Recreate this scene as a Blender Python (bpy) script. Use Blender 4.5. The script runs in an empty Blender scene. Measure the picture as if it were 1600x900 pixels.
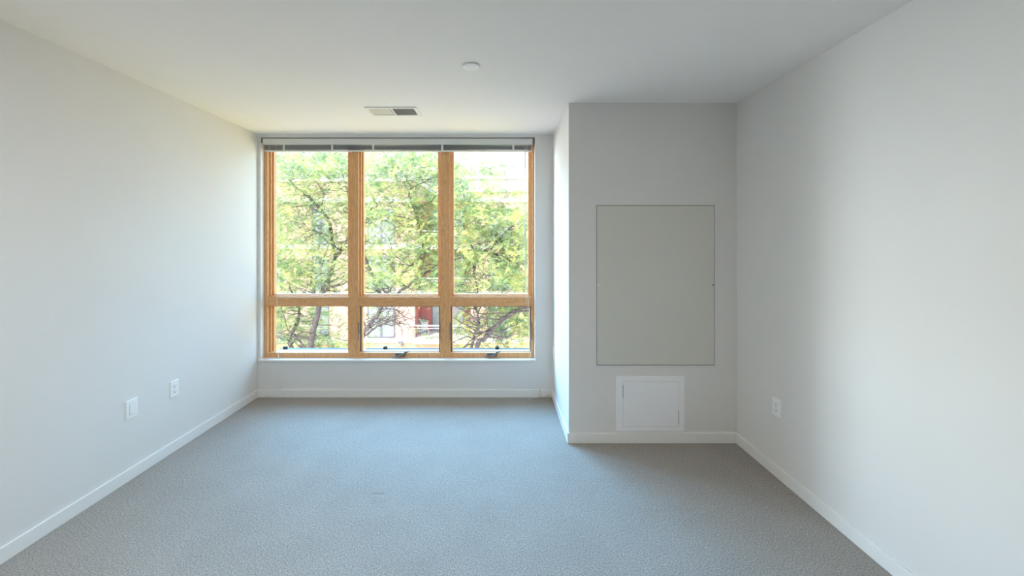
import bpy, bmesh, math, random
import numpy as np
from mathutils import Vector, Matrix

# ---------------------------------------------------------------- camera, sky, sun, exposure
S = bpy.context.scene
COL = S.collection
F = 610.0                      # focal length in pixels of the 1600x900 frame
VX, VY = 778.0, 377.5          # where the room's depth lines meet
CZ = 1.5                       # eye height
cam_d = bpy.data.cameras.new('camera')
cam = bpy.data.objects.new('camera', cam_d)
COL.objects.link(cam)
cam.location = (0, 0, CZ)
cam.rotation_euler = (math.pi / 2, 0, 0)
cam_d.sensor_width = 36
cam_d.sensor_fit = 'HORIZONTAL'
cam_d.lens = F / 1600 * 36
cam_d.shift_x = (800 - VX) / 1600
cam_d.shift_y = -(450 - VY) / 1600
cam_d.clip_start = 0.05
cam_d.clip_end = 300
S.camera = cam

S.view_settings.view_transform = 'Standard'
S.view_settings.look = 'None'
S.view_settings.gamma = 1
S.view_settings.use_curve_mapping = False
S.view_settings.exposure = 0.08

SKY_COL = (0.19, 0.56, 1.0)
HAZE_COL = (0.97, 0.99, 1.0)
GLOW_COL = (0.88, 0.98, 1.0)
SKY_GLOW = 23.0          # brightness added low on the left, out of view, to light the right wall
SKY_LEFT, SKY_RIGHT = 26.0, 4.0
GLOW_RIGHT = 5.5  # low glow added on the right, out of view, for the left wall
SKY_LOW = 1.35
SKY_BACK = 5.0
SUN_STR = 6.0
FILL_LAMP_W = 37.0
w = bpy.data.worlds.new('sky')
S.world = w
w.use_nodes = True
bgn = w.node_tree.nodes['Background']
# pale haze low in the sky, blue boosted above the view on the far side (+y) to light the room,
# calmer sky behind our own building; boosted more to the left (-x) for the right wall
_n = w.node_tree.nodes
_l = w.node_tree.links
_tc = _n.new('ShaderNodeTexCoord')
_sx = _n.new('ShaderNodeSeparateXYZ')
_l.new(_tc.outputs['Generated'], _sx.inputs[0])
def _ramp(src, a, b, c, d):
    q = _n.new('ShaderNodeMapRange')
    q.interpolation_type = 'SMOOTHSTEP'
    q.inputs['From Min'].default_value = a
    q.inputs['From Max'].default_value = b
    for key, val in (('To Min', c), ('To Max', d)):
        if hasattr(val, 'outputs'):
            _l.new(val.outputs[0], q.inputs[key])
        else:
            q.inputs[key].default_value = val
    _l.new(_sx.outputs[src], q.inputs['Value'])
    return q
def _mul(p, q):
    m_ = _n.new('ShaderNodeMath'); m_.operation = 'MULTIPLY'
    _l.new(p.outputs[0], m_.inputs[0]); _l.new(q.outputs[0], m_.inputs[1])
    return m_
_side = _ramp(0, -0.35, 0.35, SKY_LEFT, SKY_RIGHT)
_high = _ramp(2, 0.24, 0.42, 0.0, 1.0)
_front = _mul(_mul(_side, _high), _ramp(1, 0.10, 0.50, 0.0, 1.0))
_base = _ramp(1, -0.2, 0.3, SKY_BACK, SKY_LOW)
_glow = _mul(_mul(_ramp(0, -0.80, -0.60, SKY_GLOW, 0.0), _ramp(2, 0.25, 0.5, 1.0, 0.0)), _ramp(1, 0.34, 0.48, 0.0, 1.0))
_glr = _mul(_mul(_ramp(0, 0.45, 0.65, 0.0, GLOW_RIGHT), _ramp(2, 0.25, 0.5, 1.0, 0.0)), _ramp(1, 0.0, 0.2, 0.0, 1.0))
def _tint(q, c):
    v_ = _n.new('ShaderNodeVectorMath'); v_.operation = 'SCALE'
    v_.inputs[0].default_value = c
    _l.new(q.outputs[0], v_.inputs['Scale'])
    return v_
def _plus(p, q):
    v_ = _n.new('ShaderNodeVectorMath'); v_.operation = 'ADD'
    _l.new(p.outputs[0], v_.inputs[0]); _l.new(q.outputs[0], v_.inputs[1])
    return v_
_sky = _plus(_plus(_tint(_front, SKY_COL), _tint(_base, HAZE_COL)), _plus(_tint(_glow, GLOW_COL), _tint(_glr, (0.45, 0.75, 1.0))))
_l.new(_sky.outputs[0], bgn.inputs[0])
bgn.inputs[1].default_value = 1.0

sd = bpy.data.lights.new('sun', 'SUN')
sd.energy = SUN_STR
sd.angle = math.radians(0.6)
sd.color = (1.0, 0.93, 0.80)
sun = bpy.data.objects.new('sun', sd)
COL.objects.link(sun)
sun.location = (-10, -10, 30)
sun.rotation_euler = Vector((0.55, 0.62, -0.95)).to_track_quat('-Z', 'Y').to_euler()

# portal: tells the renderer that daylight enters by the window
pd = bpy.data.lights.new('window_daylight', 'AREA')
pd.shape = 'RECTANGLE'
pd.size, pd.size_y = 2.7, 2.2
pd.cycles.is_portal = True
po = bpy.data.objects.new('window_daylight', pd)
COL.objects.link(po)
po.location = (-0.965, 3.96, CZ - 0.07)
po.rotation_euler = (-math.pi / 2, 0, 0)

cy = S.cycles
cy.max_bounces = 14
cy.diffuse_bounces = 10
cy.glossy_bounces = 4
cy.transparent_max_bounces = 12
cy.sample_clamp_indirect = 6
cy.use_denoising = True
cy.caustics_reflective = False
cy.caustics_refractive = False

# ---------------------------------------------------------------- helpers
def P(px, py, d):
    return Vector(((px - VX) * d / F, d, CZ + (VY - py) * d / F))

def mat(name, color, rough=0.6, spec=0.3, metal=0.0):
    m = bpy.data.materials.new(name)
    m.use_nodes = True
    b = m.node_tree.nodes['Principled BSDF']
    b.inputs['Base Color'].default_value = (*color, 1)
    b.inputs['Roughness'].default_value = rough
    b.inputs['Metallic'].default_value = metal
    b.inputs['Specular IOR Level'].default_value = spec
    return m

def nd(m, t, **kw):
    n = m.node_tree.nodes.new(t)
    for k, v in kw.items():
        setattr(n, k, v)
    return n

def lk(m, a, b):
    m.node_tree.links.new(a, b)

def vary(m, c1, c2, scale, detail=3, stretch=(1, 1, 1), bump=0.0, bscale=None, dist=0.002):
    b = m.node_tree.nodes['Principled BSDF']
    tc = nd(m, 'ShaderNodeTexCoord')
    mp = nd(m, 'ShaderNodeMapping')
    mp.inputs['Scale'].default_value = stretch
    lk(m, tc.outputs['Object'], mp.inputs[0])
    nz = nd(m, 'ShaderNodeTexNoise')
    nz.inputs['Scale'].default_value = scale
    nz.inputs['Detail'].default_value = detail
    lk(m, mp.outputs[0], nz.inputs['Vector'])
    cr = nd(m, 'ShaderNodeValToRGB')
    cr.color_ramp.elements[0].position = 0.3
    cr.color_ramp.elements[1].position = 0.7
    cr.color_ramp.elements[0].color = (*c1, 1)
    cr.color_ramp.elements[1].color = (*c2, 1)
    lk(m, nz.outputs[0], cr.inputs[0])
    lk(m, cr.outputs[0], b.inputs['Base Color'])
    if bump:
        n2 = nd(m, 'ShaderNodeTexNoise')
        n2.inputs['Scale'].default_value = bscale or scale
        n2.inputs['Detail'].default_value = 4
        lk(m, tc.outputs['Object'], n2.inputs['Vector'])
        bp = nd(m, 'ShaderNodeBump')
        bp.inputs['Strength'].default_value = bump
        bp.inputs['Distance'].default_value = dist
        lk(m, n2.outputs[0], bp.inputs['Height'])
        lk(m, bp.outputs[0], b.inputs['Normal'])
    return m

def box(bm, x0, x1, y0, y1, z0, z1, M=None):
    vs = [bm.verts.new((x, y, z)) for x in (x0, x1) for y in (y0, y1) for z in (z0, z1)]
    if M is not None:
        for v in vs:
            v.co = M @ v.co
    for f in ((0, 1, 3, 2), (4, 6, 7, 5), (0, 4, 5, 1), (2, 3, 7, 6), (0, 2, 6, 4), (1, 5, 7, 3)):
        bm.faces.new([vs[i] for i in f])
    return vs

def ring(bm, x0, x1, z0, z1, wl, wr, wb, wt, y0, y1):
    """picture-frame ring in the XZ plane, thick in y"""
    o = [(x0, z0), (x1, z0), (x1, z1), (x0, z1)]
    i = [(x0 + wl, z0 + wb), (x1 - wr, z0 + wb), (x1 - wr, z1 - wt), (x0 + wl, z1 - wt)]
    V = {}
    for nm, pts in (('o', o), ('i', i)):
        for k, (x, z) in enumerate(pts):
            V[nm, k, 0] = bm.verts.new((x, y0, z))
            V[nm, k, 1] = bm.verts.new((x, y1, z))
    for k in range(4):
        j = (k + 1) % 4
        bm.faces.new((V['o', k, 0], V['o', j, 0], V['i', j, 0], V['i', k, 0]))
        bm.faces.new((V['o', k, 1], V['i', k, 1], V['i', j, 1], V['o', j, 1]))
        bm.faces.new((V['o', k, 0], V['o', k, 1], V['o', j, 1], V['o', j, 0]))
        bm.faces.new((V['i', k, 0], V['i', j, 0], V['i', j, 1], V['i', k, 1]))

def tube(bm, pts, rad, n=8, cap=True):
    pts = [Vector(p) for p in pts]
    if not hasattr(rad, '__len__'):
        rad = [rad] * len(pts)
    rings = []
    up = Vector((0.13, 0.2, 1)).normalized()
    for i, p in enumerate(pts):
        t = (pts[min(i + 1, len(pts) - 1)] - pts[max(i - 1, 0)])
        if t.length < 1e-9:
            t = Vector((0, 0, 1))
        t.normalize()
        a = t.cross(up)
        if a.length < 0.05:
            a = t.cross(Vector((1, 0, 0)))
        a.normalize()
        b = t.cross(a)
        rings.append([bm.verts.new(p + rad[i] * (math.cos(2 * math.pi * k / n) * a + math.sin(2 * math.pi * k / n) * b)) for k in range(n)])
    for r0, r1 in zip(rings, rings[1:]):
        for k in range(n):
            bm.faces.new((r0[k], r0[(k + 1) % n], r1[(k + 1) % n], r1[k]))
    if cap:
        bm.faces.new(rings[0][::-1])
        bm.faces.new(rings[-1])

def disc(bm, c, axis, prof, n=32):
    """lathe: prof = [(radius, height along axis)]"""
    axis = Vector(axis).normalized()
    a = axis.orthogonal().normalized()
    b = axis.cross(a)
    c = Vector(c)
    rings = []
    for r, h in prof:
        if r < 1e-6:
            rings.append([bm.verts.new(c + axis * h)])
        else:
            rings.append([bm.verts.new(c + axis * h + r * (math.cos(2 * math.pi * k / n) * a + math.sin(2 * math.pi * k / n) * b)) for k in range(n)])
    for r0, r1 in zip(rings, rings[1:]):
        for k in range(n):
            q = [r0[k % len(r0)], r0[(k + 1) % len(r0)], r1[(k + 1) % len(r1)], r1[k % len(r1)]]
            u = []
            for v in q:
                if v not in u:
                    u.append(v)
            if len(u) > 2:
                bm.faces.new(u)

def rrect(bm, cx, cz, w, h, r, y0, y1, n=5, inset=0.0):
    """rounded plate in XZ from back y1 to front y0 (front bevelled by inset)"""
    def loop(w, h, r, y):
        L = []
        for q, (sx, sz) in enumerate(((1, 1), (-1, 1), (-1, -1), (1, -1))):
            for k in range(n + 1):
                a = math.pi / 2 * (q + k / n)
                L.append(bm.verts.new((cx + sx * (w / 2 - r) + r * math.cos(a), y, cz + sz * (h / 2 - r) + r * math.sin(a))))
        return L
    s = y1 - y0
    loops = [loop(w, h, r, y1), loop(w, h, r, y0 + (inset if inset else 0))]
    if inset:
        loops.append(loop(w - 2 * inset, h - 2 * inset, max(r - inset, 0.0005), y0))
    for a, b in zip(loops, loops[1:]):
        for k in range(len(a)):
            bm.faces.new((a[k], a[(k + 1) % len(a)], b[(k + 1) % len(a)], b[k]))
    bm.faces.new(loops[0])
    bm.faces.new(loops[-1][::-1])

def obj(name, bm, m, parent=None, smooth=False, bevel=0.0, M=None):
    bmesh.ops.recalc_face_normals(bm, faces=bm.faces)
    if M is not None:
        bmesh.ops.transform(bm, matrix=M, verts=bm.verts)
    me = bpy.data.meshes.new(name)
    bm.to_mesh(me)
    bm.free()
    me.materials.append(m)
    o = bpy.data.objects.new(name, me)
    COL.objects.link(o)
    if parent is not None:
        o.parent = parent
    if smooth:
        for p in me.polygons:
            p.use_smooth = True
    if bevel:
        b = o.modifiers.new('bevel', 'BEVEL')
        b.width = bevel
        b.segments = 2
        b.limit_method = 'ANGLE'
    return o

def thing(name, label, cat, loc=(0, 0, 0), rz=0, group=None):
    o = bpy.data.objects.new(name, None)
    o.empty_display_size = 0.1
    COL.objects.link(o)
    o.location = loc
    o.rotation_euler = (0, 0, rz)
    o['label'] = label
    o['category'] = cat
    if group:
        o['group'] = group
    return o

def tag(o, label, cat, group=None):
    o['label'] = label
    o['category'] = cat
    if group:
        o['group'] = group
    return o

def struct(o, label, cat):
    o['kind'] = 'structure'
    o['label'] = label
    o['category'] = cat
    return o

B = bmesh.new

# ---------------------------------------------------------------- materials
WALL = mat('wall_paint', (0.78, 0.765, 0.745), 0.85, 0.15)
vary(WALL, (0.765, 0.75, 0.73), (0.775, 0.76, 0.74), 3, bump=0.05, bscale=260, dist=0.0008)
REARW = mat('rear_wall_paint', (0.80, 0.74, 0.66), 0.85, 0.15)
CEIL = mat('ceiling_paint', (0.78, 0.77, 0.75), 0.9, 0.1)
vary(CEIL, (0.89, 0.875, 0.855), (0.90, 0.885, 0.865), 3, bump=0.08, bscale=180, dist=0.001)
TRIM = mat('trim_paint', (0.84, 0.83, 0.81), 0.4, 0.4)
PLATE = mat('white_plastic', (0.90, 0.91, 0.90), 0.35, 0.45)
PLATE2 = mat('access_door_plastic', (0.91, 0.91, 0.93), 0.45, 0.35)
SLOT = mat('dark_slot', (0.03, 0.03, 0.03), 0.6)
PANEL = mat('painted_steel_panel', (0.68, 0.67, 0.61), 0.5, 0.3)
SCREW = mat('steel_screw', (0.5, 0.49, 0.45), 0.35, 0.5, 1.0)
RAIL = mat('blind_enamel', (0.72, 0.73, 0.71), 0.4, 0.4)
SLAT = mat('blind_slat', (0.42, 0.43, 0.46), 0.5, 0.3)
CORD = mat('white_cord', (0.82, 0.82, 0.80), 0.7)
WAND = mat('clear_wand', (0.75, 0.85, 0.88), 0.2, 0.5)
BRONZE = mat('dark_bronze_metal', (0.20, 0.165, 0.135), 0.5, 0.3, 0.0)
SCREENF = mat('grey_screen_frame', (0.16, 0.14, 0.13), 0.5, 0.3)
CLIP = mat('slate_clip', (0.035, 0.05, 0.07), 0.5, 0.3)
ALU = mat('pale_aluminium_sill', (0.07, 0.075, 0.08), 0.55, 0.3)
VENTM = mat('vent_enamel', (0.82, 0.82, 0.80), 0.4, 0.4)
DARKDUCT = mat('duct_interior', (0.08, 0.08, 0.085), 0.8)

WOOD = mat('honey_pine', (0.5, 0.27, 0.11), 0.42, 0.4)
def wood_nodes(m, stretch):
    b = m.node_tree.nodes['Principled BSDF']
    tc = nd(m, 'ShaderNodeTexCoord')
    mp = nd(m, 'ShaderNodeMapping')
    mp.inputs['Scale'].default_value = stretch
    lk(m, tc.outputs['Object'], mp.inputs[0])
    nz = nd(m, 'ShaderNodeTexNoise')
    nz.inputs['Scale'].default_value = 5
    nz.inputs['Detail'].default_value = 5
    nz.inputs['Distortion'].default_value = 1.3
    lk(m, mp.outputs[0], nz.inputs['Vector'])
    wv = nd(m, 'ShaderNodeMath', operation='SINE')
    mu = nd(m, 'ShaderNodeMath', operation='MULTIPLY')
    mu.inputs[1].default_value = 38
    lk(m, nz.outputs[0], mu.inputs[0])
    lk(m, mu.outputs[0], wv.inputs[0])
    mr = nd(m, 'ShaderNodeMapRange')
    mr.inputs['From Min'].default_value = -1
    lk(m, wv.outputs[0], mr.inputs['Value'])
    cr = nd(m, 'ShaderNodeValToRGB')
    cr.color_ramp.elements[0].color = (0.66, 0.33, 0.135, 1)
    cr.color_ramp.elements[1].color = (0.81, 0.455, 0.21, 1)
    lk(m, mr.outputs[0], cr.inputs[0])
    lk(m, cr.outputs[0], b.inputs['Base Color'])
wood_nodes(WOOD, (9, 9, 0.8))
WOODH = mat('honey_pine_rail', (0.5, 0.27, 0.11), 0.42, 0.4)
wood_nodes(WOODH, (0.8, 6, 9))

def carpet_mat():
    m = mat('woven_carpet', (0.3, 0.28, 0.25), 0.95, 0.05)
    b = m.node_tree.nodes['Principled BSDF']
    tc = nd(m, 'ShaderNodeTexCoord')
    # loops of the pile
    vo = nd(m, 'ShaderNodeTexVoronoi')
    vo.inputs['Scale'].default_value = 250
    vo.inputs['Randomness'].default_value = 0.55
    lk(m, tc.outputs['Object'], vo.inputs['Vector'])
    n1 = nd(m, 'ShaderNodeTexNoise')
    n1.inputs['Scale'].default_value = 165
    n1.inputs['Detail'].default_value = 3
    lk(m, tc.outputs['Object'], n1.inputs['Vector'])
    n2 = nd(m, 'ShaderNodeTexNoise')
    n2.inputs['Scale'].default_value = 4
    n2.inputs['Detail'].default_value = 3
    lk(m, tc.outputs['Object'], n2.inputs['Vector'])
    cr = nd(m, 'ShaderNodeValToRGB')
    cr.color_ramp.elements[0].position = 0.35
    cr.color_ramp.elements[1].position = 0.66
    cr.color_ramp.elements[0].color = (0.32, 0.285, 0.255, 1)
    cr.color_ramp.elements[1].color = (0.62, 0.575, 0.53, 1)
    lk(m, n1.outputs[0], cr.inputs[0])
    mv = nd(m, 'ShaderNodeMix', data_type='RGBA', blend_type='MULTIPLY')
    mv.inputs[0].default_value = 0.55
    lk(m, cr.outputs[0], mv.inputs[6])
    vr = nd(m, 'ShaderNodeMapRange')
    vr.inputs['From Max'].default_value = 0.6
    vr.inputs['To Min'].default_value = 1.05
    vr.inputs['To Max'].default_value = 0.5
    lk(m, vo.outputs['Distance'], vr.inputs['Value'])
    lk(m, vr.outputs[0], mv.inputs[7])
    # gentle large-scale wear
    mw = nd(m, 'ShaderNodeMix', data_type='RGBA', blend_type='MULTIPLY')
    mw.inputs[0].default_value = 0.25
    lk(m, mv.outputs[2], mw.inputs[6])
    wr = nd(m, 'ShaderNodeMapRange')
    wr.inputs['From Min'].default_value = 0.3
    wr.inputs['From Max'].default_value = 0.7
    wr.inputs['To Min'].default_value = 0.82
    wr.inputs['To Max'].default_value = 1.1
    lk(m, n2.outputs[0], wr.inputs['Value'])
    lk(m, wr.outputs[0], mw.inputs[7])
    out = mw.outputs[2]
    # small stains, and a furniture dent's shade painted into the colour: (x, y, half width, half depth, strength)
    sep = nd(m, 'ShaderNodeSeparateXYZ')
    lk(m, tc.outputs['Object'], sep.inputs[0])
    for (sx, sy, wx, wy, st) in ((-0.715, 2.325, 0.040, 0.009, 0.45), (-0.722, 2.285, 0.034, 0.006, 0.22),
                                 (-0.690, 2.255, 0.050, 0.02, 0.10), (1.735, 2.318, 0.022, 0.006, 0.6)):
        ms = []
        for ch, c0, wd in ((0, sx, wx), (1, sy, wy)):
            a = nd(m, 'ShaderNodeMath', operation='SUBTRACT')
            a.inputs[1].default_value = c0
            lk(m, sep.outputs[ch], a.inputs[0])
            d = nd(m, 'ShaderNodeMath', operation='DIVIDE')
            d.inputs[1].default_value = wd
            lk(m, a.outputs[0], d.inputs[0])
            q = nd(m, 'ShaderNodeMath', operation='POWER')
            q.inputs[1].default_value = 4
            ab = nd(m, 'ShaderNodeMath', operation='ABSOLUTE')
            lk(m, d.outputs[0], ab.inputs[0])
            lk(m, ab.outputs[0], q.inputs[0])
            ms.append(q)
        ad = nd(m, 'ShaderNodeMath', operation='ADD')
        lk(m, ms[0].outputs[0], ad.inputs[0])
        lk(m, ms[1].outputs[0], ad.inputs[1])
        mr = nd(m, 'ShaderNodeMapRange')
        mr.inputs['From Max'].default_value = 1.6
        mr.inputs['To Min'].default_value = st
        mr.inputs['To Max'].default_value = 0
        lk(m, ad.outputs[0], mr.inputs['Value'])
        mx = nd(m, 'ShaderNodeMix', data_type='RGBA', blend_type='MIX')
        lk(m, mr.outputs[0], mx.inputs[0])
        lk(m, out, mx.inputs[6])
        mx.inputs[7].default_value = (0.17, 0.14, 0.13, 1)
        out = mx.outputs[2]
    lk(m, out, b.inputs['Base Color'])
    bp = nd(m, 'ShaderNodeBump')
    bp.inputs['Strength'].default_value = 0.5
    bp.inputs['Distance'].default_value = 0.003
    bp.invert = True
    lk(m, vo.outputs['Distance'], bp.inputs['Height'])
    lk(m, bp.outputs[0], b.inputs['Normal'])
    return m
CARPET = carpet_mat()

def glass_mat():
    m = bpy.data.materials.new('window_glass')
    m.use_nodes = True
    nt = m.node_tree
    nt.nodes.remove(nt.nodes['Principled BSDF'])
    out = nt.nodes['Material Output']
    tr = nd(m, 'ShaderNodeBsdfTransparent')
    tr.inputs[0].default_value = (0.97, 0.985, 0.98, 1)
    gl = nd(m, 'ShaderNodeBsdfGlossy')
    gl.inputs['Roughness'].default_value = 0.02
    lw = nd(m, 'ShaderNodeLayerWeight')
    pw = nd(m, 'ShaderNodeMath', operation='POWER')
    pw.inputs[1].default_value = 5
    lk(m, lw.outputs['Facing'], pw.inputs[0])
    fr = nd(m, 'ShaderNodeMapRange')
    fr.inputs['To Min'].default_value = 0.02
    fr.inputs['To Max'].default_value = 0.9
    lk(m, pw.outputs[0], fr.inputs['Value'])
    mx = nd(m, 'ShaderNodeMixShader')
    lk(m, fr.outputs[0], mx.inputs[0])
    lk(m, tr.outputs[0], mx.inputs[1])
    lk(m, gl.outputs[0], mx.inputs[2])
    lk(m, mx.outputs[0], out.inputs[0])
    return m
GLASS = glass_mat()

# ---------------------------------------------------------------- room shell
XL, XR, YB, YR = -2.318, 1.781, 3.765, -4.6       # left, right, window wall, rear wall
ZC = CZ + 1.035                                    # ceiling
CX, CY = 0.528, 2.912                              # chase that juts out at the right
OX0, OX1, OZ0, OZ1 = -2.288, 0.357, CZ - 1.136, CZ + 1.006   # window opening
T = 0.2

bm = B(); box(bm, XL - T, XR + T, YR - T, YB + 0.18, -0.12, 0)
struct(obj('floor', bm, CARPET), 'grey woven carpet covering the whole room', 'floor')
bm = B(); box(bm, XL - T, XR + T, YR - T, YB + 0.18, ZC, ZC + 0.25)
struct(obj('ceiling', bm, CEIL), 'plain off-white painted ceiling', 'ceiling')
bm = B(); box(bm, XL - T, XL, YR - T, YB + 0.18, 0, ZC)
struct(obj('wall_left', bm, WALL), 'plain painted wall along the left with two cover plates', 'wall')
bm = B(); box(bm, XR, XR + T, YR - T, YB + 0.18, 0, ZC)
struct(obj('wall_right', bm, WALL), 'plain painted wall along the right with one outlet', 'wall')
bm = B(); box(bm, XL, XR, YR - T, YR, 0, ZC)
struct(obj('wall_rear', bm, REARW), 'plain painted wall behind the viewpoint', 'wall')
bm = B(); ring(bm, XL, CX, 0, ZC, OX0 - XL, CX - OX1, OZ0, ZC - OZ1, YB, YB + 0.18)
struct(obj('wall_back', bm, WALL), 'painted wall around the wide wooden window', 'wall')
bm = B(); box(bm, CX, XR, CY, YB + 0.18, 0, ZC)
struct(obj('wall_chase', bm, WALL), 'painted chase jutting out right of the window, carrying two access panels', 'wall')

BH, BT = 0.076, 0.012
def board(name, x0, x1, y0, y1, label):
    bm = B(); box(bm, x0, x1, y0, y1, 0, BH)
    struct(obj(name, bm, TRIM, bevel=0.003), label, 'baseboard')
board('baseboard_left', XL, XL + BT, YR, YB, 'white baseboard along the left wall')
board('baseboard_back', XL + BT, CX - BT, YB - BT, YB, 'white baseboard under the window')
board('baseboard_chase_side', CX - BT, CX, CY - BT, YB, 'white baseboard on the window side of the chase')
board('baseboard_chase', CX, XR - BT, CY - BT, CY, 'white baseboard under the access panels')
board('baseboard_right', XR - BT, XR, YR, CY, 'white baseboard along the right wall')

# window stool
bm = B()
box(bm, OX0 - 0.008, OX1 + 0.008, YB - 0.022, YB, OZ0 - 0.016, OZ0 + 0.001)
box(bm, OX0, OX1, YB, YB + 0.056, OZ0 - 0.016, OZ0 + 0.001)
struct(obj('trim_1', bm, TRIM, bevel=0.002), 'white painted sill board under the wooden window', 'window sill')

# ---------------------------------------------------------------- window
WY = 3.82
win = thing('window_1', 'wide honey-wood window of three tall panes over three low panes', 'window', (0, 0, 0))
win['kind'] = 'structure'
JL, JR = -2.254, 0.332
M1 = (-1.459, -1.365)
M2 = (-0.564, -0.470)
TRZ = (CZ - 0.631, CZ - 0.542)
TOPZ = CZ + 0.955
BOTF = CZ - 1.088
G1 = WY + 0.07
bm = B(); ring(bm, OX0, OX1, OZ0, OZ1, JL - OX0, OX1 - JR, 0.048, OZ1 - TOPZ, WY, WY + 0.11)
obj('window_frame', bm, WOOD, win, bevel=0.0015)
for a, b in (M1, M2):
    bm = B(); box(bm, a, b, WY - 0.002, WY + 0.11, BOTF - 0.047, TOPZ)
    obj('mullion', bm, WOOD, win, bevel=0.002)
cols = ((JL, M1[0]), (M1[1], M2[0]), (M2[1], JR))
for a, b in cols:
    bm = B(); box(bm, a, b, WY, WY + 0.11, TRZ[0], TRZ[1])
    obj('transom', bm, WOODH, win, bevel=0.002)

def steps(bm, a, b, z0, z1, wv, wh):
    ring(bm, a, b, z0, z1, wv, wv, wh, wh, WY + 0.03, WY + 0.1)
    ring(bm, a + wv, b - wv, z0 + wh, z1 - wh, wv * 0.85, wv * 0.85, wh, wh, WY + 0.055, WY + 0.1)

for k, (a, b) in enumerate(cols):
    # tall fixed pane
    bm = B(); steps(bm, a, b, TRZ[1], TOPZ, 0.0165, 0.010)
    s = obj('fixed_sash', bm, WOOD, win, bevel=0.001)
    bm = B(); box(bm, a + 0.025, b - 0.025, G1, G1 + 0.004, TRZ[1] + 0.012, TOPZ - 0.012)
    obj('glass_pane', bm, GLASS, s)
    # low pane
    z0 = BOTF if k else BOTF - 0.018
    bm = B()
    if k == 0:
        steps(bm, a, b, BOTF - 0.02, TRZ[0], 0.0165, 0.006)
    else:
        ring(bm, a, b, BOTF - 0.001, TRZ[0], 0.005, 0.005, 0.003, 0.004, WY + 0.012, WY + 0.04)
        ring(bm, a, b, BOTF - 0.001, TRZ[0], 0.018, 0.018, 0.004, 0.012, WY + 0.055, WY + 0.1)
    s = obj('fixed_sash' if k == 0 else 'awning_sash', bm, WOOD if k == 0 else WOOD, win, bevel=0.001)
    bm = B(); box(bm, a + 0.012, b - 0.012, G1, G1 + 0.004, z0 - 0.004, TRZ[0] - 0.01)
    obj('glass_pane', bm, GLASS, s)
    if k:
        bm = B(); ring(bm, a + 0.005, b - 0.005, BOTF - 0.001, TRZ[0] - 0.003, 0.012, 0.012, 0.004, 0.008, WY + 0.03, WY + 0.042)
        obj('screen_frame', bm, SCREENF, win)
        # crank handle on the bottom rail
        cx = P((626, 769)[k - 1], 0, WY).x
        zc = CZ - 1.105
        bm = B()
        rrect(bm, cx, zc, 0.105, 0.034, 0.015, WY - 0.014, WY, inset=0.004)
        h = obj('crank_handle', bm, BRONZE, win, smooth=False)
        h['label'] = 'folded dark bronze crank handle'
        bm = B()
        tube(bm, [(cx + 0.045, WY - 0.018, zc + 0.022), (cx + 0.015, WY - 0.03, zc - 0.002), (cx - 0.03, WY - 0.034, zc - 0.012), (cx - 0.07, WY - 0.03, zc - 0.006)], [0.006, 0.0055, 0.005, 0.0065])
        tube(bm, [(cx + 0.045, WY - 0.002, zc + 0.022), (cx + 0.045, WY - 0.022, zc + 0.022)], 0.009)
        tube(bm, [(cx + 0.04, WY - 0.008, zc + 0.018), (cx + 0.085, WY + 0.01, zc + 0.03)], [0.006, 0.004])
        obj('crank_arm', bm, BRONZE, h, smooth=True)
        for lx in (a + 0.004, b - 0.004):
            bm = B()
            box(bm, lx - 0.004, lx + 0.004, WY - 0.008, WY + 0.018, CZ - 0.91, CZ - 0.79)
            box(bm, lx - 0.003, lx + 0.003, WY - 0.012, WY + 0.002, CZ - 0.96, CZ - 0.89)
            obj('sash_lock', bm, BRONZE, win, bevel=0.002)
    # exterior sill and its small dark stop
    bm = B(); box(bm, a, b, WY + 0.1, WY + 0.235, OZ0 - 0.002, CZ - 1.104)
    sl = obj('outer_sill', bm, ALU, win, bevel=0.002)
    px = (445.5, 602, 777)[k]
    c = P(px, 544, 3.985)
    bm = B()
    rrect(bm, c.x, CZ - 1.087, 0.038, 0.034, 0.008, 3.975, 3.999, inset=0.003)
    box(bm, c.x - 0.022, c.x + 0.022, 3.965, 4.0, CZ - 1.1045, CZ - 1.098)
    obj('stop_block', bm, CLIP, sl)

# ---------------------------------------------------------------- venetian blind, raised
bl = thing('venetian_blind', 'raised white venetian blind across the top of the wooden window', 'blind', (0, 0, 0))
BX0, BX1 = -2.272, 0.335
bm = B(); box(bm, BX0, BX1, 3.772, 3.812, CZ + 0.937, CZ + 0.996)
box(bm, BX0, BX1, 3.768, 3.772, CZ + 0.938, CZ + 0.991)
obj('headrail', bm, RAIL, bl, bevel=0.0015)
for x in (BX0 - 0.008, BX1 + 0.008):
    bm = B(); box(bm, x - 0.007, x + 0.007, 3.772, 3.814, CZ + 0.955, CZ + 0.995)
    obj('mounting_bracket', bm, SCREENF, bl)
bm = B()
NS = 13
seg = 12
for i in range(NS):
    z = CZ + 0.931 - i * 0.0034
    # each slat slightly sagging between the tapes, slightly tilted
    for j in range(seg):
        xa = BX0 + 0.012 + (BX1 - BX0 - 0.024) * j / seg
        xb = BX0 + 0.012 + (BX1 - BX0 - 0.024) * (j + 1) / seg
        s = 0.0012 * math.sin(i * 1.9 + j)
        box(bm, xa, xb, 3.777, 3.802, z + s - 0.0004, z + s + 0.0004)
obj('slat_stack', bm, SLAT, bl)
bm = B(); box(bm, BX0 + 0.012, BX1 - 0.012, 3.776, 3.803, CZ + 0.872, CZ + 0.884)
obj('bottom_rail', bm, RAIL, bl, bevel=0.003)
for px in (443.5, 519, 583, 691, 802):
    x = P(px, 0, 3.775).x
    bm = B(); box(bm, x - 0.010, x + 0.010, 3.7735, 3.7755, CZ + 0.874, CZ + 0.937)
    obj('ladder_tape', bm, RAIL, bl, bevel=0.001)
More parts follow.
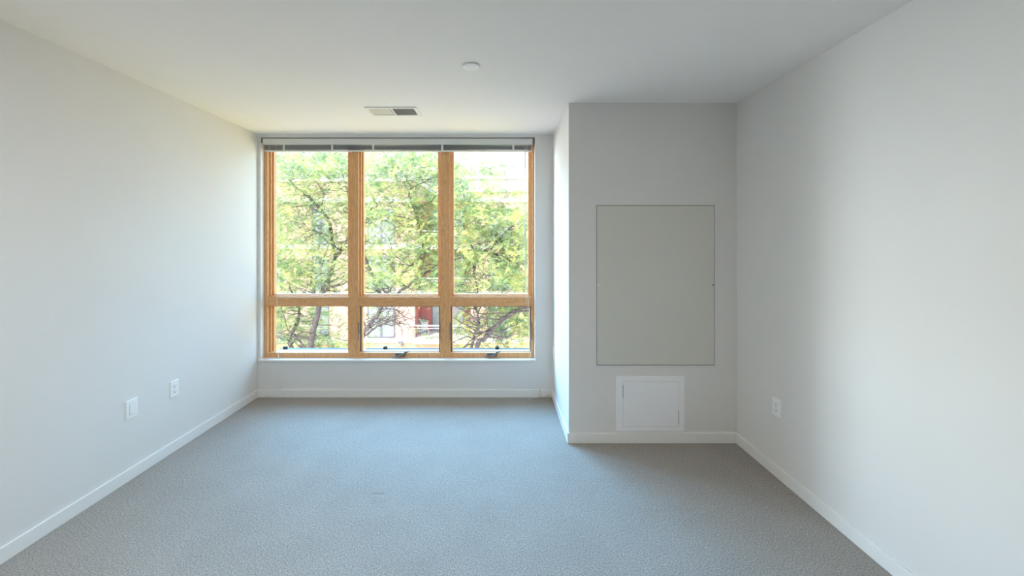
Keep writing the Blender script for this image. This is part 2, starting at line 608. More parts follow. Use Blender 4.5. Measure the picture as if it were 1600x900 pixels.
for px in (424, 549, 690, 829):
    x = P(px, 0, 3.775).x
    bm = B(); disc(bm, (x, 3.774, CZ + 0.868), (0, 0, 1), [(0, -0.007), (0.007, -0.004), (0.008, 0.003), (0, 0.005)], 12)
    obj('rail_button', bm, RAIL, bl, smooth=True)
def cord(pts, r, name='lift_cord', m=CORD, n=6):
    bm = B(); tube(bm, pts, r, n)
    return obj(name, bm, m, bl, smooth=True)
yc = 3.77
cord([P(421, 226, yc), P(421, 235, yc)], 0.002, 'tilt_cord')
cord([P(432, 226, yc), P(432, 330, yc), P(432.6, 450, yc), P(434, 520, 3.755), P(435.2, 560, 3.738), P(438, 590, 3.742), P(441, 613, 3.748)], 0.0016)
bm = B(); disc(bm, P(435, 557, 3.74), (0, 0, 1), [(0, -0.022), (0.006, -0.020), (0.0045, 0.0), (0.002, 0.016), (0, 0.018)], 12)
obj('cord_tassel', bm, CORD, bl, smooth=True)
cord([P(823.8, 226, yc), P(823.5, 330, yc), P(825.5, 470, yc), P(829.5, 549, 3.765)], 0.0016)
cord([P(820, 226, yc), P(820.5, 350, yc), P(822.5, 470, yc), P(829, 556, 3.74), P(829.2, 566, 3.735)], 0.0013)
bm = B(); disc(bm, P(829, 551, 3.76), (0, 0, 1), [(0, -0.016), (0.006, -0.013), (0.0045, 0.0), (0.002, 0.010), (0, 0.012)], 12)
obj('cord_tassel', bm, CORD, bl, smooth=True)
cord([P(821, 236, 3.768), P(820, 340, 3.768), P(820.5, 452, 3.768)], 0.0035, 'tilt_wand', WAND, 8)

# ---------------------------------------------------------------- wall plates
def frame_on(loc, rz):
    return Matrix.Translation(loc) @ Matrix.Rotation(rz, 4, 'Z')

def outlet(label, loc, rz):
    t = thing('wall_outlet', label, 'outlet', loc, rz, 'duplex outlets on the walls')
    bm = B(); rrect(bm, 0, 0, 0.072, 0.116, 0.004, -0.006, 0, inset=0.002)
    obj('cover_plate', bm, PLATE, t)
    for s in (-1, 1):
        bm = B()
        rrect(bm, 0, s * 0.0195, 0.034, 0.029, 0.010, -0.0085, -0.0055, inset=0.0008)
        r = obj('receptacle', bm, PLATE, t)
        bm = B()
        box(bm, -0.0085, -0.0060, -0.0088, -0.0080, s * 0.0195 - 0.002, s * 0.0195 + 0.008)
        box(bm, 0.0060, 0.0085, -0.0088, -0.0080, s * 0.0195 - 0.001, s * 0.0195 + 0.007)
        disc(bm, (0, -0.0080, s * 0.0195 - 0.008), (0, -1, 0), [(0, 0), (0.003, 0), (0.003, 0.0008), (0, 0.0008)], 10)
        obj('socket_slots', bm, SLOT, r)
    bm = B(); disc(bm, (0, -0.006, 0), (0, -1, 0), [(0, 0), (0.003, 0), (0.0025, 0.001), (0, 0.0013)], 12)
    obj('plate_screw', bm, SCREW, t)
    return t
R90 = math.pi / 2
# left wall faces +x: local -y must point to +x
outlet('white duplex outlet on the left wall, nearer the window', (XL, 2.794, CZ - 1.052), R90)
outlet('white duplex outlet on the right wall', (XR, 2.492, CZ - 1.056), -R90)
outlet('white duplex outlet on the side of the chase facing the window corner', (CX, 3.655, CZ - 1.045), -R90)
t = thing('cover_plate', 'white plate with a rocker panel on the left wall, left of the duplex outlet', 'switch plate', (XL, 2.468, CZ - 1.056), R90)
bm = B(); rrect(bm, 0, 0, 0.078, 0.118, 0.004, -0.0065, 0, inset=0.002)
obj('plate', bm, PLATE, t)
bm = B(); ring(bm, -0.0185, 0.0185, -0.035, 0.035, 0.0012, 0.0012, 0.0012, 0.0012, -0.0068, -0.006)
obj('rocker_gap', bm, mat('plate_gap', (0.35, 0.36, 0.36), 0.6), t)
bm = B(); rrect(bm, 0, 0, 0.034, 0.067, 0.002, -0.0085, -0.006, inset=0.001)
obj('rocker_insert', bm, PLATE, t)

# ---------------------------------------------------------------- access panels on the chase
def atc(px, py):
    return (px - VX) * CY / F, CZ + (VY - py) * CY / F
x0, z1 = atc(929.5, 318.5); x1, z0 = atc(1118.5, 573)
ap = thing('access_panel', 'large beige painted steel access panel on the chase wall', 'access panel', ((x0 + x1) / 2, CY, z0))
ox, oz = (x0 + x1) / 2, z0
W, H = x1 - x0, z1 - z0
bm = B(); ring(bm, -W / 2, W / 2, 0, H, 0.011, 0.011, 0.011, 0.011, -0.006, 0.0)
obj('panel_frame', bm, WALL, ap, bevel=0.001)
bm = B(); ring(bm, -W / 2 + 0.0105, W / 2 - 0.0105, 0.0105, H - 0.0105, 0.006, 0.006, 0.006, 0.006, -0.0008, 0.0)
obj('shadow_gap', bm, SLOT, ap)
bm = B(); rrect(bm, 0, H / 2, W - 0.029, H - 0.029, 0.002, -0.005, 0.0, inset=0.0012)
dr = obj('panel_door', bm, PANEL, ap)
for sx, m in ((-1, PLATE), (1, BRONZE)):
    bm = B(); disc(bm, (sx * (W / 2 - 0.024), -0.005, H * 0.502), (0, -1, 0), [(0, 0), (0.006, 0), (0.006, 0.0012), (0.0045, 0.002), (0, 0.002)], 16)
    obj('cam_latch', bm, m, dr)
x0, z1 = atc(963, 588); x1, z0 = atc(1069.5, 673.5)
lp = thing('access_door', 'small white plastic access door low on the chase wall, just above the baseboard', 'access panel', ((x0 + x1) / 2, CY, z0))
W, H = x1 - x0, z1 - z0
bm = B(); rrect(bm, 0, H / 2, W, H, 0.008, -0.006, 0.0, inset=0.003)
obj('flange', bm, PLATE2, lp)
gx0, gz1 = atc(973, 596); gx1, gz0 = atc(1060, 666)
gw, gh = gx1 - gx0, gz1 - gz0
gz = (gz0 + gz1) / 2 - z0
gcx = (gx0 + gx1) / 2 - (x0 + x1) / 2
bm = B(); ring(bm, gcx - gw / 2, gcx + gw / 2, gz - gh / 2, gz + gh / 2, 0.0016, 0.0016, 0.0016, 0.0016, -0.0064, -0.0058)
obj('door_gap', bm, mat('gap_grey', (0.52, 0.51, 0.51), 0.7), lp)
bm = B(); rrect(bm, gcx, gz, gw - 0.0032, gh - 0.0032, 0.003, -0.0072, -0.0055, inset=0.0008)
d2 = obj('door_leaf', bm, PLATE2, lp)
for sx, sz in ((-1, 0.28), (1, -0.30)):
    bm = B(); box(bm, gcx + sx * gw / 2 - 0.0016, gcx + sx * gw / 2 + 0.0016, -0.0068, -0.0060, gz + sz * gh - 0.05, gz + sz * gh + 0.05)
    obj('hinge_slot', bm, SLOT, lp)

# ---------------------------------------------------------------- ceiling fittings
v = thing('ceiling_vent', 'white ceiling air register with two louvre banks near the window', 'vent', (-0.828, 3.10, ZC))
bm = B()
def ring_xy(bm, x0, x1, y0, y1, wx, wy, z0, z1):
    b2 = B(); ring(b2, x0, x1, y0, y1, wx, wx, wy, wy, z0, z1)
    bmesh.ops.transform(b2, matrix=Matrix(((1, 0, 0, 0), (0, 0, 1, 0), (0, 1, 0, 0), (0, 0, 0, 1))), verts=b2.verts)
    me = bpy.data.meshes.new('tmp'); b2.to_mesh(me); b2.free(); bm.from_mesh(me); bpy.data.meshes.remove(me)
ring_xy(bm, -0.202, 0.202, -0.102, 0.102, 0.024, 0.024, -0.008, 0.0)
box(bm, -0.007, 0.007, -0.08, 0.08, -0.008, 0.0)
obj('vent_frame', bm, VENTM, v, bevel=0.0015)
bm = B(); box(bm, -0.18, 0.18, -0.08, 0.08, -0.0006, 0.0)
obj('duct_backing', bm, DARKDUCT, v)
for s in (-1, 1):
    bm = B()
    n = 14
    for i in range(n):
        x = s * (0.014 + (i + 0.5) * 0.165 / n)
        M = Matrix.Translation((x, 0, -0.004)) @ Matrix.Rotation(s * 0.75, 4, 'Y')
        box(bm, -0.0048, 0.0048, -0.078, 0.078, -0.0004, 0.0004, M)
    obj('louvre_bank', bm, VENTM, v)
for s in (-1, 1):
    bm = B(); disc(bm, (s * 0.19, 0, -0.008), (0, 0, -1), [(0, 0), (0.004, 0), (0.003, 0.0012), (0, 0.0015)], 12)
    obj('screw', bm, SCREW, v)

sp = thing('sprinkler_cover', 'small round white cover disc on the ceiling', 'ceiling fitting', (-0.156, 2.30, ZC))
bm = B(); disc(bm, (0, 0, 0), (0, 0, -1), [(0, 0), (0.035, 0), (0.035, 0.006), (0, 0.006)], 32)  # black disc stands in for the shadow gap behind the cover disc
obj('gap_shade', bm, SLOT, sp)
bm = B(); disc(bm, (0, 0, 0), (0, 0, -1), [(0, 0.0045), (0.050, 0.0045), (0.051, 0.0065), (0.046, 0.009), (0.02, 0.0105), (0, 0.011)], 40)
obj('cover_disc', bm, PLATE2, sp, smooth=True)

# fill lamp added on the ceiling, unseen, to brighten walls and floor
cl = thing('added_fill_lamp', 'round fill lamp added on the ceiling outside the view to brighten the room', 'lamp', (-1.03, 0.2, ZC))
bm = B(); disc(bm, (0, 0, 0), (0, 0, -1), [(0, 0), (0.19, 0), (0.19, 0.03), (0.17, 0.035), (0, 0.035)], 40)
obj('fill_lamp_base', bm, TRIM, cl, smooth=False)
OPAL = mat('fill_lamp_opal', (0.9, 0.85, 0.75), 0.3)
OPAL.node_tree.nodes['Principled BSDF'].inputs['Emission Color'].default_value = (1.0, 0.97, 0.9, 1)
OPAL.node_tree.nodes['Principled BSDF'].inputs['Emission Strength'].default_value = 1.5
bm = B(); disc(bm, (0, 0, -0.035), (0, 0, -1), [(0.165, 0), (0.16, 0.02), (0.12, 0.045), (0.06, 0.058), (0, 0.06)], 40)
obj('fill_lamp_shade', bm, OPAL, cl, smooth=True)
ld = bpy.data.lights.new('fill_lamp_bulb', 'AREA')
ld.shape = 'DISK'
ld.size = 0.34
ld.energy = FILL_LAMP_W
ld.color = (0.98, 1.0, 0.96)
lo = bpy.data.objects.new('fill_lamp_bulb', ld)
COL.objects.link(lo)
lo.parent = cl
lo.location = (0, 0, -0.10)

# ---------------------------------------------------------------- loose bits on the carpet
random.seed(4)
WIRE = mat('beige_wire', (0.52, 0.47, 0.42), 0.6)
bm = B()
for k in range(4):
    a = k * 1.7
    pts = []
    for i in range(26):
        u = i / 25
        pts.append((0.27 + 0.235 * u, 3.728 - 0.018 * k - 0.02 * math.sin(6 * u + a), 0.003 + 0.010 * abs(math.sin(5 * u + a))))
    tube(bm, pts, 0.0015, 6)
tube(bm, [(0.385, 3.73, 0.004), (0.395, 3.738, 0.03), (0.40, 3.744, 0.080), (0.405, 3.745, 0.085), (0.41, 3.742, 0.05), (0.415, 3.735, 0.006)], 0.0016, 6)
tube(bm, [(0.46, 3.71, 0.004), (0.475, 3.725, 0.03), (0.485, 3.735, 0.05), (0.495, 3.72, 0.012), (0.49, 3.70, 0.004)], 0.0018, 6)
tag(obj('coiled_wire', bm, WIRE, smooth=True), 'loose beige wire bundled on the carpet in the corner right of the window', 'wire')
bm = B()
tube(bm, [(-2.245, 3.722, 0.004), (-2.23, 3.722, 0.008), (-2.21, 3.72, 0.012), (-2.185, 3.725, 0.010), (-2.175, 3.735, 0.004)], [0.002, 0.003, 0.005, 0.004, 0.002], 8)
tube(bm, [(-2.235, 3.73, 0.004), (-2.215, 3.735, 0.018), (-2.19, 3.74, 0.020), (-2.18, 3.73, 0.006)], 0.0016, 8)
tag(obj('cord_scrap', bm, WIRE, smooth=True), 'short pale scrap of cord on the carpet in the corner left of the window', 'cord')

# ================================================================ OUTSIDE
def ext(name, c1, c2, scale=6, rough=0.8):
    m = mat(name, c1, rough, 0.15)
    return vary(m, c1, c2, scale, 4)
def brick(name, c1, c2, mortar):
    m = mat(name, c1, 0.85, 0.1)
    b = m.node_tree.nodes['Principled BSDF']
    tc = nd(m, 'ShaderNodeTexCoord')
    mp = nd(m, 'ShaderNodeMapping')
    mp.inputs['Rotation'].default_value = (math.pi / 2, 0, 0)
    lk(m, tc.outputs['Object'], mp.inputs[0])
    bt = nd(m, 'ShaderNodeTexBrick')
    bt.inputs['Scale'].default_value = 1
    bt.inputs['Brick Width'].default_value = 0.22
    bt.inputs['Row Height'].default_value = 0.075
    bt.inputs['Mortar Size'].default_value = 0.008
    bt.inputs['Color1'].default_value = (*c1, 1)
    bt.inputs['Color2'].default_value = (*c2, 1)
    bt.inputs['Mortar'].default_value = (*mortar, 1)
    lk(m, mp.outputs[0], bt.inputs['Vector'])
    lk(m, bt.outputs[0], b.inputs['Base Color'])
    return m
PINK = brick('pink_brick', (0.45, 0.30, 0.27), (0.425, 0.285, 0.255), (0.45, 0.33, 0.30))
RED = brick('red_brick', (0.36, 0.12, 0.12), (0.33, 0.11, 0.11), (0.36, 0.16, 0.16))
BAND = ext('stone_band', (0.52, 0.50, 0.49), (0.56, 0.54, 0.53))
BASEM = ext('ochre_base', (0.46, 0.30, 0.21), (0.49, 0.32, 0.23))
PARAP = ext('parapet_metal', (0.62, 0.60, 0.62), (0.66, 0.64, 0.66))
WFR = mat('facade_window_frame', (0.14, 0.13, 0.17), 0.5)
PANE = mat('facade_glass', (0.20, 0.23, 0.25), 0.12, 0.5)
CURT = mat('facade_curtain', (0.36, 0.36, 0.42), 0.7)
RAILW = mat('balcony_rail_metal', (0.65, 0.65, 0.67), 0.5)
BALU = mat('baluster_metal', (0.16, 0.16, 0.20), 0.5)
ROOF = mat('roof_gravel', (0.25, 0.24, 0.23), 0.9)

GZ = CZ - 9.7
GR = mat('street_paving', (0.6, 0.5, 0.4), 0.95, 0.05)
vary(GR, (0.46, 0.37, 0.34), (0.52, 0.42, 0.39), 0.6, 4)
BOUNCE_LAWN = mat('bounce_lawn', (0.7, 0.55, 0.15), 0.95, 0.05)
vary(BOUNCE_LAWN, (0.68, 0.49, 0.16), (0.76, 0.56, 0.22), 0.6, 4)
bm = B(); box(bm, -60, 60, 4.2, 60, GZ - 0.3, GZ)
struct(obj('ground', bm, GR), 'pale street paving far below the window', 'ground')
bm = B(); box(bm, -2.0, 40, 4.5, 24.5, GZ, GZ + 0.05)  # unseen lawn strip added to bounce yellow light onto the upper left wall
struct(obj('bounce_strip', bm, BOUNCE_LAWN), 'unseen yellow lawn strip added to bounce warm light into the room', 'lawn')

D0 = 26.0
k0 = D0 / F
def fx(px): return (px - VX) * k0
def fz(py): return CZ + (VY - py) * k0
bd = thing('apartment_building', 'pink brick apartment block with recessed balconies across the street', 'building', (fx(650), D0, GZ))
def part(name, bm, m, par=bd, **kw):
    M = Matrix.Translation(-Vector(bd.location))
    return obj(name, bm, m, par, M=M, **kw)
SLAB = [fz(528), fz(455), fz(382), fz(309)]
RX0, RX1 = fx(648), fx(736)
RD = D0 + 2.0
# wings and recess
bm = B()
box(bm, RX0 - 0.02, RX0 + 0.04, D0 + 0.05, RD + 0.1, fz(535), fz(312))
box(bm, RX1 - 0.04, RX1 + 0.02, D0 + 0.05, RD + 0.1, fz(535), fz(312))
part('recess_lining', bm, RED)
bm = B(); box(bm, -18, RX0, D0, D0 + 12, fz(535), fz(284))
part('wall', bm, PINK)
bm = B(); box(bm, RX1, 20, D0, D0 + 12, fz(535), fz(300))
part('wall', bm, PINK)
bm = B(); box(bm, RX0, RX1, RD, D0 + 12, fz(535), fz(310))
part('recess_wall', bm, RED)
bm = B(); box(bm, -18, 20, D0 - 0.05, D0 + 12, GZ, fz(535))
part('base_wall', bm, BASEM)
bm = B(); box(bm, RX1 - 0.1, 20.2, D0 - 0.15, D0 + 12, fz(300), fz(282)); 
part('parapet', bm, PARAP)
bm = B(); box(bm, RX1 - 0.3, 20.4, D0 - 0.4, D0 + 12.2, fz(281), fz(276.3))
part('cornice', bm, PARAP)
bm = B(); box(bm, -18.2, RX0 + 0.15, D0 - 0.2, D0 + 12, fz(284), fz(280))
part('cornice', bm, PARAP)
for i, z in enumerate(SLAB):
    for a, b in ((-18, RX0), (RX1, 20)):
        bm = B(); box(bm, a, b, D0 - 0.12, D0 + 0.1, z - 0.30, z)
        part('stone_band', bm, BAND)
    if i < 3:
        bm = B(); box(bm, RX0 - 0.02, RX1 + 0.02, D0 - 0.45, RD + 0.1, z - 0.30, z)
        part('balcony_slab', bm, BAND)
def fwin(x0, x1, z0, z1, y, panes=2, m=PANE):
    bm = B()
    n = panes
    wd = (x1 - x0) / n
    for q in range(n):
        ring(bm, x0 + q * wd, x0 + (q + 1) * wd, z0, z1, 0.06, 0.06, 0.07, 0.07, y - 0.05, y + 0.05)
    f = part('window', bm, WFR)
    bm = B(); box(bm, x0 + 0.04, x1 - 0.04, y - 0.01, y + 0.01, z0 + 0.04, z1 - 0.04)
    part('pane', bm, m, f)
def railing(x0, x1, y, z):
    bm = B()
    box(bm, x0, x1, y - 0.04, y + 0.04, z + 0.86, z + 0.93)
    box(bm, x0, x1, y - 0.025, y + 0.025, z + 0.70, z + 0.73)
    r = part('balcony_railing', bm, RAILW)
    bm = B()
    n = int((x1 - x0) / 0.13)
    for q in range(n + 1):
        x = x0 + (x1 - x0) * q / n
        box(bm, x - 0.012, x + 0.012, y - 0.012, y + 0.012, z + 0.02, z + 0.72)
    part('balusters', bm, BALU, r)
for i, z in enumerate(SLAB[:3]):
    fwin(fx(574.5), fx(617), z + 0.02, z + 2.35, D0 - 0.02, 2)
    fwin(fx(488), fx(514), z + 0.02, z + 2.35, D0 - 0.02, 2)
    fwin(fx(763), fx(800), z + 0.1, z + 2.35, D0 - 0.02, 2)
    fwin(fx(850), fx(890), z + 0.1, z + 2.35, D0 - 0.02, 2)
    fwin(fx(400), fx(440), z + 0.1, z + 2.35, D0 - 0.02, 2)
    kk = RD / F
    fwin((675 - VX) * kk, (702 - VX) * kk, z + 0.02, z + 2.4, RD - 0.02, 1, PANE)
    fwin((702 - VX) * kk, (725 - VX) * kk, z + 0.02, z + 2.4, RD - 0.02, 1, CURT)
    railing(RX0 + 0.02, RX1 - 0.02, D0 - 0.38, z)
railing(fx(470), fx(516), D0 - 0.38, SLAB[0])
bm = B(); box(bm, fx(468), fx(518), D0 - 0.45, D0 + 0.1, SLAB[0] - 0.28, SLAB[0])
part('balcony_slab', bm, BAND)
ORANGE = ext('orange_render', (0.42, 0.14, 0.055), (0.45, 0.155, 0.06))
bm = B(); box(bm, RX0 + 0.02, fx(706), D0 - 0.07, D0 - 0.03, GZ + 3, fz(536))
part('orange_panel', bm, ORANGE)
# wall lantern on the base
c = P(627, 536, D0)
bm = B()
box(bm, c.x - 0.13, c.x + 0.13, D0 - 0.34, D0 - 0.05, c.z - 0.16, c.z + 0.16)
box(bm, c.x - 0.16, c.x + 0.16, D0 - 0.37, D0 - 0.05, c.z + 0.12, c.z + 0.17)
part('wall_lantern', bm, BALU, bevel=0.02)

CHAIRM = mat('grey_patio_metal', (0.30, 0.30, 0.33), 0.5)
GRILLM = mat('blue_grey_cover', (0.20, 0.24, 0.34), 0.7)
# balcony furniture
def patio_chair(label, x, y, z, rz):
    t = thing('patio_chair', label, 'chair', (x, y, z), rz)
    bm = B(); box(bm, -0.24, 0.24, -0.22, 0.22, 0.40, 0.44); obj('seat', bm, CHAIRM, t, bevel=0.01)
    bm = B(); box(bm, -0.24, 0.24, 0.20, 0.24, 0.44, 0.88); obj('backrest', bm, CHAIRM, t, bevel=0.01)
    for sx in (-1, 1):
        for sy in (-1, 1):
            bm = B(); tube(bm, [(sx * 0.21, sy * 0.19, 0.40), (sx * 0.23, sy * 0.22, 0)], 0.018); obj('leg', bm, CHAIRM, t)
    return t
patio_chair('grey patio chair on the lower balcony, left of its glass door', fx(661), D0 + 0.7, SLAB[0], 0.3)
patio_chair('grey patio chair on the upper balcony', fx(660), D0 + 0.7, SLAB[1], -0.3)
t = thing('grill', 'covered blue-grey grill on the lower balcony behind the grey chair', 'grill', (fx(654), D0 + 1.25, SLAB[0]))
bm = B(); box(bm, -0.3, 0.3, -0.22, 0.22, 0, 0.75); obj('cover_skirt', bm, GRILLM, t, bevel=0.05)
bm = B(); disc(bm, (0, 0, 0.75), (0, 0, 1), [(0.33, 0), (0.32, 0.1), (0.24, 0.2), (0.1, 0.26), (0, 0.27)], 20); obj('lid', bm, GRILLM, t, smooth=True)

# ---------------------------------------------------------------- trees
BARK = mat('grey_bark', (0.05, 0.042, 0.045), 0.9, 0.1)
vary(BARK, (0.055, 0.045, 0.05), (0.13, 0.11, 0.115), 14, 4, bump=0.5, bscale=30, dist=0.01)
def leaf_mat():
    m = bpy.data.materials.new('locust_leaf')
    m.use_nodes = True
    nt = m.node_tree
    nt.nodes.remove(nt.nodes['Principled BSDF'])
    out = nt.nodes['Material Output']
    tc = nd(m, 'ShaderNodeTexCoord')
    nz = nd(m, 'ShaderNodeTexNoise'); nz.inputs['Scale'].default_value = 2.6; nz.inputs['Detail'].default_value = 3
    lk(m, tc.outputs['Object'], nz.inputs['Vector'])
    cr = nd(m, 'ShaderNodeValToRGB')
    e = cr.color_ramp.elements
    e[0].position = 0.36; e[0].color = (0.09, 0.18, 0.10, 1)
    e[1].position = 0.66; e[1].color = (0.58, 0.56, 0.20, 1)
    n = cr.color_ramp.elements.new(0.5); n.color = (0.27, 0.36, 0.15, 1)
    lk(m, nz.outputs[0], cr.inputs[0])
    df = nd(m, 'ShaderNodeBsdfDiffuse'); tl = nd(m, 'ShaderNodeBsdfTranslucent')
    lk(m, cr.outputs[0], df.inputs[0]); lk(m, cr.outputs[0], tl.inputs[0])
    mx = nd(m, 'ShaderNodeMixShader'); mx.inputs[0].default_value = 0.2
    lk(m, df.outputs[0], mx.inputs[1]); lk(m, tl.outputs[0], mx.inputs[2])
    lk(m, mx.outputs[0], out.inputs[0])
    return m
LEAF = leaf_mat()

rng = np.random.default_rng(7)
def fronds_mesh(centers, name, parent, NL=9):
    """pinnate compound leaves: paired leaflets along a drooping rachis"""
    n = len(centers)
    C = np.array(centers)
    az = rng.uniform(0, 2 * np.pi, n)
    el = rng.normal(-0.25, 0.3, n)
    L = rng.uniform(0.13, 0.24, n)
    dx = np.stack([np.cos(az) * np.cos(el), np.sin(az) * np.cos(el), np.sin(el)], 1)
    side = np.stack([-np.sin(az), np.cos(az), np.zeros(n)], 1)
    roll = rng.normal(0, 0.5, n)
    up = np.cross(dx, side)
    side = side * np.cos(roll)[:, None] + up * np.sin(roll)[:, None]
    t = (np.arange(NL) + 0.5) / NL
    quads = []
    for sgn in (-1, 1):
        base = C[:, None, :] + dx[:, None, :] * (L[:, None] * t[None])[:, :, None]
        base[:, :, 2] -= 0.25 * (L[:, None] * t[None] ** 2)
        ll = (0.040 * (1 - 0.35 * np.abs(2 * t - 1)))[None, :] * rng.uniform(0.8, 1.2, (n, NL))
        lw = 0.0085
        jz = rng.normal(0, 0.25, (n, NL))
        d = side[:, None, :] * sgn + dx[:, None, :] * 0.45
        d = d + np.array([0, 0, 1.0])[None, None, :] * jz[:, :, None]
        d /= np.linalg.norm(d, axis=2, keepdims=True)
        wv = dx[:, None, :] * np.ones((1, NL, 1))
        tip = base + d * ll[:, :, None]
        mid = base + d * (ll * 0.5)[:, :, None]
        a = mid + wv * lw
        b = mid - wv * lw
        quads.append(np.stack([base, a, tip, b], 2).reshape(-1, 4, 3))
    V = np.concatenate(quads).reshape(-1, 3)
    nq = len(V) // 4
    me = bpy.data.meshes.new(name)
    me.vertices.add(len(V)); me.vertices.foreach_set('co', V.astype(np.float32).ravel())
    me.loops.add(nq * 4); me.loops.foreach_set('vertex_index', np.arange(nq * 4, dtype=np.int32))
    me.polygons.add(nq)
    me.polygons.foreach_set('loop_start', np.arange(0, nq * 4, 4, dtype=np.int32))
    me.update(calc_edges=True)
    me.materials.append(LEAF)
    o = bpy.data.objects.new(name, me)
    COL.objects.link(o)
    o.parent = parent
    return o

DM = ["6677655676521100",
      "7777666566554411",
      "7777666666665443",
      "8777777677777666",
      "7776553477667666",
      "8777665367665577",
      "8877666666646677",
      "8876567555554677",
      "6656446454463456",
      "7765213100013677",
      "7854321110045567",
      "6767531111134344"]
def tree(name, label, base, depth, limbs, cols, off_cells, seed):
    rd = random.Random(seed)
    o = thing(name, label, 'tree', base, group=None)
    Bv = Vector(base)
    bm = B()
    segs = []
    for pts, r0, r1 in limbs:
        W_ = []
        for q in pts:
            if len(q) == 4:      # world point
                W_.append(Vector(q[:3]))
            else:
                W_.append(P(q[0], q[1], depth + (q[2] if len(q) > 2 else 0)))
        # smooth resample
        R_ = []
        for i in range(len(W_) - 1):
            p0 = W_[max(i - 1, 0)]; p1 = W_[i]; p2 = W_[i + 1]; p3 = W_[min(i + 2, len(W_) - 1)]
            for s_ in range(5):
                u = s_ / 5
                R_.append(0.5 * ((2 * p1) + (p2 - p0) * u + (2 * p0 - 5 * p1 + 4 * p2 - p3) * u * u + (3 * p1 - p0 - 3 * p2 + p3) * u ** 3))
        R_.append(W_[-1])
        R_ = [p + Vector((rd.gauss(0, 1), rd.gauss(0, 1), rd.gauss(0, 1))) * 0.012 for p in R_]
        rr = [r0 + (r1 - r0) * (i / (len(R_) - 1)) for i in range(len(R_))]
        tube(bm, [p - Bv for p in R_], rr, 8)
        segs += [(p, r) for p, r in zip(R_, rr)]
    # finer branches and twigs
    twig_pts = []
    thin = [s for s in segs if s[0].z > CZ - 4.5]
    for q in range(95):
        p, r = rd.choice(thin)
        ang = rd.uniform(0, 2 * math.pi)
        d = Vector((math.cos(ang), math.sin(ang) * 0.8, rd.uniform(-0.15, 0.75))).normalized()
        Ln = rd.uniform(0.4, 1.5)
        pts = [p.copy()]
        for i in range(7):
            d = (d + Vector((rd.gauss(0, .22), rd.gauss(0, .22), rd.gauss(-0.02, .18)))).normalized()
            pts.append(pts[-1] + d * Ln / 7)
            if i > 1:
                twig_pts.append(pts[-1])
        rb = min(r * 0.6, 0.018)
        tube(bm, [x - Bv for x in pts], [rb * (1 - 0.8 * i / 7) for i in range(8)], 5)
        for j in range(3):
            s0 = rd.choice(pts[2:])
            d2 = Vector((rd.gauss(0, 1), rd.gauss(0, 1), rd.gauss(0, .7))).normalized()
            pp = [s0, s0 + d2 * 0.15, s0 + d2 * 0.3 + Vector((0, 0, rd.gauss(0, .05)))]
            tube(bm, [x - Bv for x in pp], [0.005, 0.004, 0.002], 4)
    obj('trunk', bm, BARK, o, smooth=True)
    cent = []
    for c_ in cols:
        for r_ in range(12):
            dn = int(DM[r_][c_])
            nf = int(dn ** 1.35 * DENS)
            # sprays: a few flattened tufts per cell
            nt_ = max(1, nf // 7)
            for _ in range(nt_):
                px = 418 + 26 * c_ + rd.uniform(0, 26)
                py = 236 + 26 * r_ + rd.uniform(0, 26)
                dd = depth + (rd.gauss(0.3, 0.7) if r_ < 8 else 0.25 + abs(rd.gauss(0, 0.7)))
                c = P(px, py, dd)
                for _ in range(7 if dn else 0):
                    cent.append(c + Vector((rd.gauss(0, .17), rd.gauss(0, .17), rd.gauss(0, .07))) - Bv)
    for (px, py, rad, n_) in off_cells:
        for _ in range(n_ // 7):
            c = P(px, py, depth + rd.gauss(0, 0.8)) + Vector((rd.gauss(0, rad), 0, rd.gauss(0, rad * .7)))
            for _ in range(7):
                cent.append(c + Vector((rd.gauss(0, .17), rd.gauss(0, .17), rd.gauss(0, .07))) - Bv)
    fronds_mesh([tuple(c) for c in cent], 'foliage', o)
    return o
DENS = 17.0
dA, dB, dC = 11.0, 9.5, 8.6
bA = (P(480, 600, dA).x, dA, GZ); bB = (P(545, 600, dB).x, dB, GZ); bC = (P(715, 600, dC).x, dC, GZ)
tree('street_tree', 'green locust tree behind the left panes of the window, forked grey trunk', bA, dA, [
    ([(*bA, 1), (P(482, 700, dA).x, dA, P(0, 700, dA).z, 1), (486, 545), (490, 515), (496, 490), (501, 465), (507, 448), (515, 430), (522, 405, .2), (519, 372, .3), (513, 345), (500, 325), (486, 311), (470, 298), (450, 280)], 0.095, 0.02),
    ([(487, 540), (470, 560, .3), (452, 535, .4), (461, 512, .5), (468, 490, .5), (462, 470, .4), (450, 440, .3)], 0.08, 0.02),
    ([(493, 475), (490, 450), (483, 432), (474, 427), (463, 428), (455, 436)], 0.05, 0.012),
    ([(505, 455), (520, 448, -.2), (545, 441, -.5), (560, 438, -.8)], 0.035, 0.012),
    ([(497, 325), (490, 318), (482, 330, .3), (474, 345, .3)], 0.02, 0.006),
    ([(486, 311), (492, 303), (505, 298), (520, 296)], 0.018, 0.006),
    ([(513, 369), (500, 364), (485, 360), (478, 362)], 0.02, 0.008),
    ([(468, 540, .2), (485, 555), (462, 525), (450, 515), (440, 480)], 0.03, 0.01),
    ([(522, 405, .2), (540, 380), (552, 350), (545, 310), (535, 270)], 0.04, 0.01),
], range(0, 6), [(390, 420, 1.0, 600)], 11)
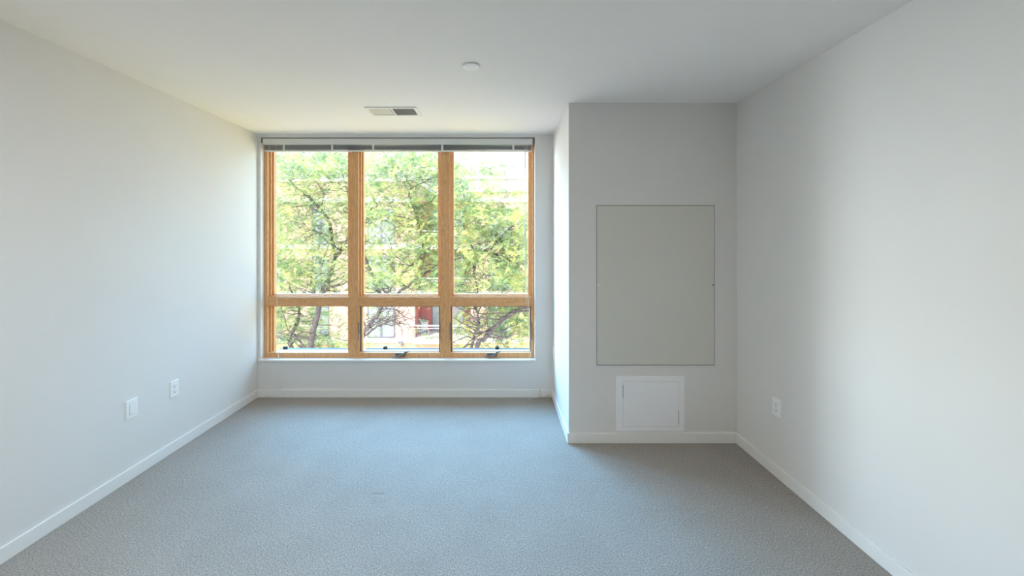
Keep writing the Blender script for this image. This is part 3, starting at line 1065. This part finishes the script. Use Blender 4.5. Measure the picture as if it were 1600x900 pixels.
tree('street_tree', 'green locust tree seen mainly through the middle panes, with bare drooping twigs', bB, dB, [
    ([(*bB, 1), (P(550, 700, dB).x, dB, P(0, 700, dB).z, 1), (558, 545), (568, 520), (582, 503), (592, 487), (600, 470), (606, 457), (618, 441), (632, 424), (645, 412), (662, 395), (680, 380)], 0.062, 0.018),
    ([(564, 530), (573, 524), (582, 515), (592, 510), (601, 505), (612, 502), (622, 506), (628, 516), (629, 533)], 0.028, 0.005),
    ([(601, 506), (615, 508), (630, 505), (645, 511), (660, 514)], 0.014, 0.004),
    ([(590, 497), (605, 503), (620, 500), (635, 510), (640, 520)], 0.012, 0.004),
    ([(600, 480), (618, 484), (632, 495), (648, 500), (665, 503)], 0.014, 0.004),
    ([(618, 462, .2), (630, 452), (645, 441), (657, 431), (668, 425), (682, 415), (700, 400)], 0.04, 0.015),
    ([(657, 431), (658, 420), (661, 408), (664, 395)], 0.018, 0.008),
    ([(600, 470), (585, 440, .5), (570, 400, .6), (563, 370, .6), (568, 354, .5), (576, 345, .4), (588, 336), (600, 337), (618, 345), (632, 355)], 0.045, 0.008),
    ([(566, 357, .4), (575, 340), (582, 325), (590, 322), (580, 305), (574, 292)], 0.02, 0.006),
    ([(662, 395), (655, 350), (640, 310), (643, 295), (660, 286), (674, 278), (688, 268)], 0.03, 0.008),
    ([(643, 295), (636, 280), (637, 265), (634, 250)], 0.01, 0.004),
    ([(657, 287), (668, 284), (680, 276), (690, 268)], 0.007, 0.003),
    ([(643, 296), (622, 290), (620, 280)], 0.008, 0.003),
], range(6, 11), [], 23)
tree('street_tree', 'green locust tree behind the right panes of the window, with a slanting limb', bC, dC, [
    ([(*bC, 1), (P(722, 700, dC).x, dC, P(0, 700, dC).z, 1), (744, 548), (757, 530), (770, 515), (782, 502), (792, 493), (803, 487), (815, 482), (835, 478), (860, 465)], 0.058, 0.028),
    ([(700, 590), (735, 545), (741, 525), (747, 512), (748, 500), (744, 484), (743, 478), (746, 455), (743, 440), (741, 425), (745, 405), (750, 395)], 0.035, 0.012),
    ([(695, 408, .3), (712, 405), (728, 400), (742, 396), (765, 397)], 0.028, 0.01),
    ([(770, 398), (785, 402), (800, 409), (812, 416)], 0.02, 0.008),
    ([(745, 452), (755, 448), (765, 444)], 0.012, 0.006),
    ([(760, 390), (772, 382), (782, 372), (790, 362), (805, 350)], 0.022, 0.008),
    ([(765, 528), (785, 527), (800, 530), (815, 535)], 0.018, 0.006),
    ([(741, 425), (735, 380, .5), (728, 340, .5), (725, 300, .5), (718, 280, .5)], 0.018, 0.005),
    ([(769, 418), (780, 417), (793, 413)], 0.012, 0.005),
    ([(735, 432), (755, 430), (775, 432)], 0.01, 0.005),
    ([(750, 395), (765, 390), (775, 385)], 0.018, 0.01),
    ([(765, 397), (775, 398)], 0.014, 0.01),
], range(11, 16), [(880, 400, 1.4, 1300)], 37)
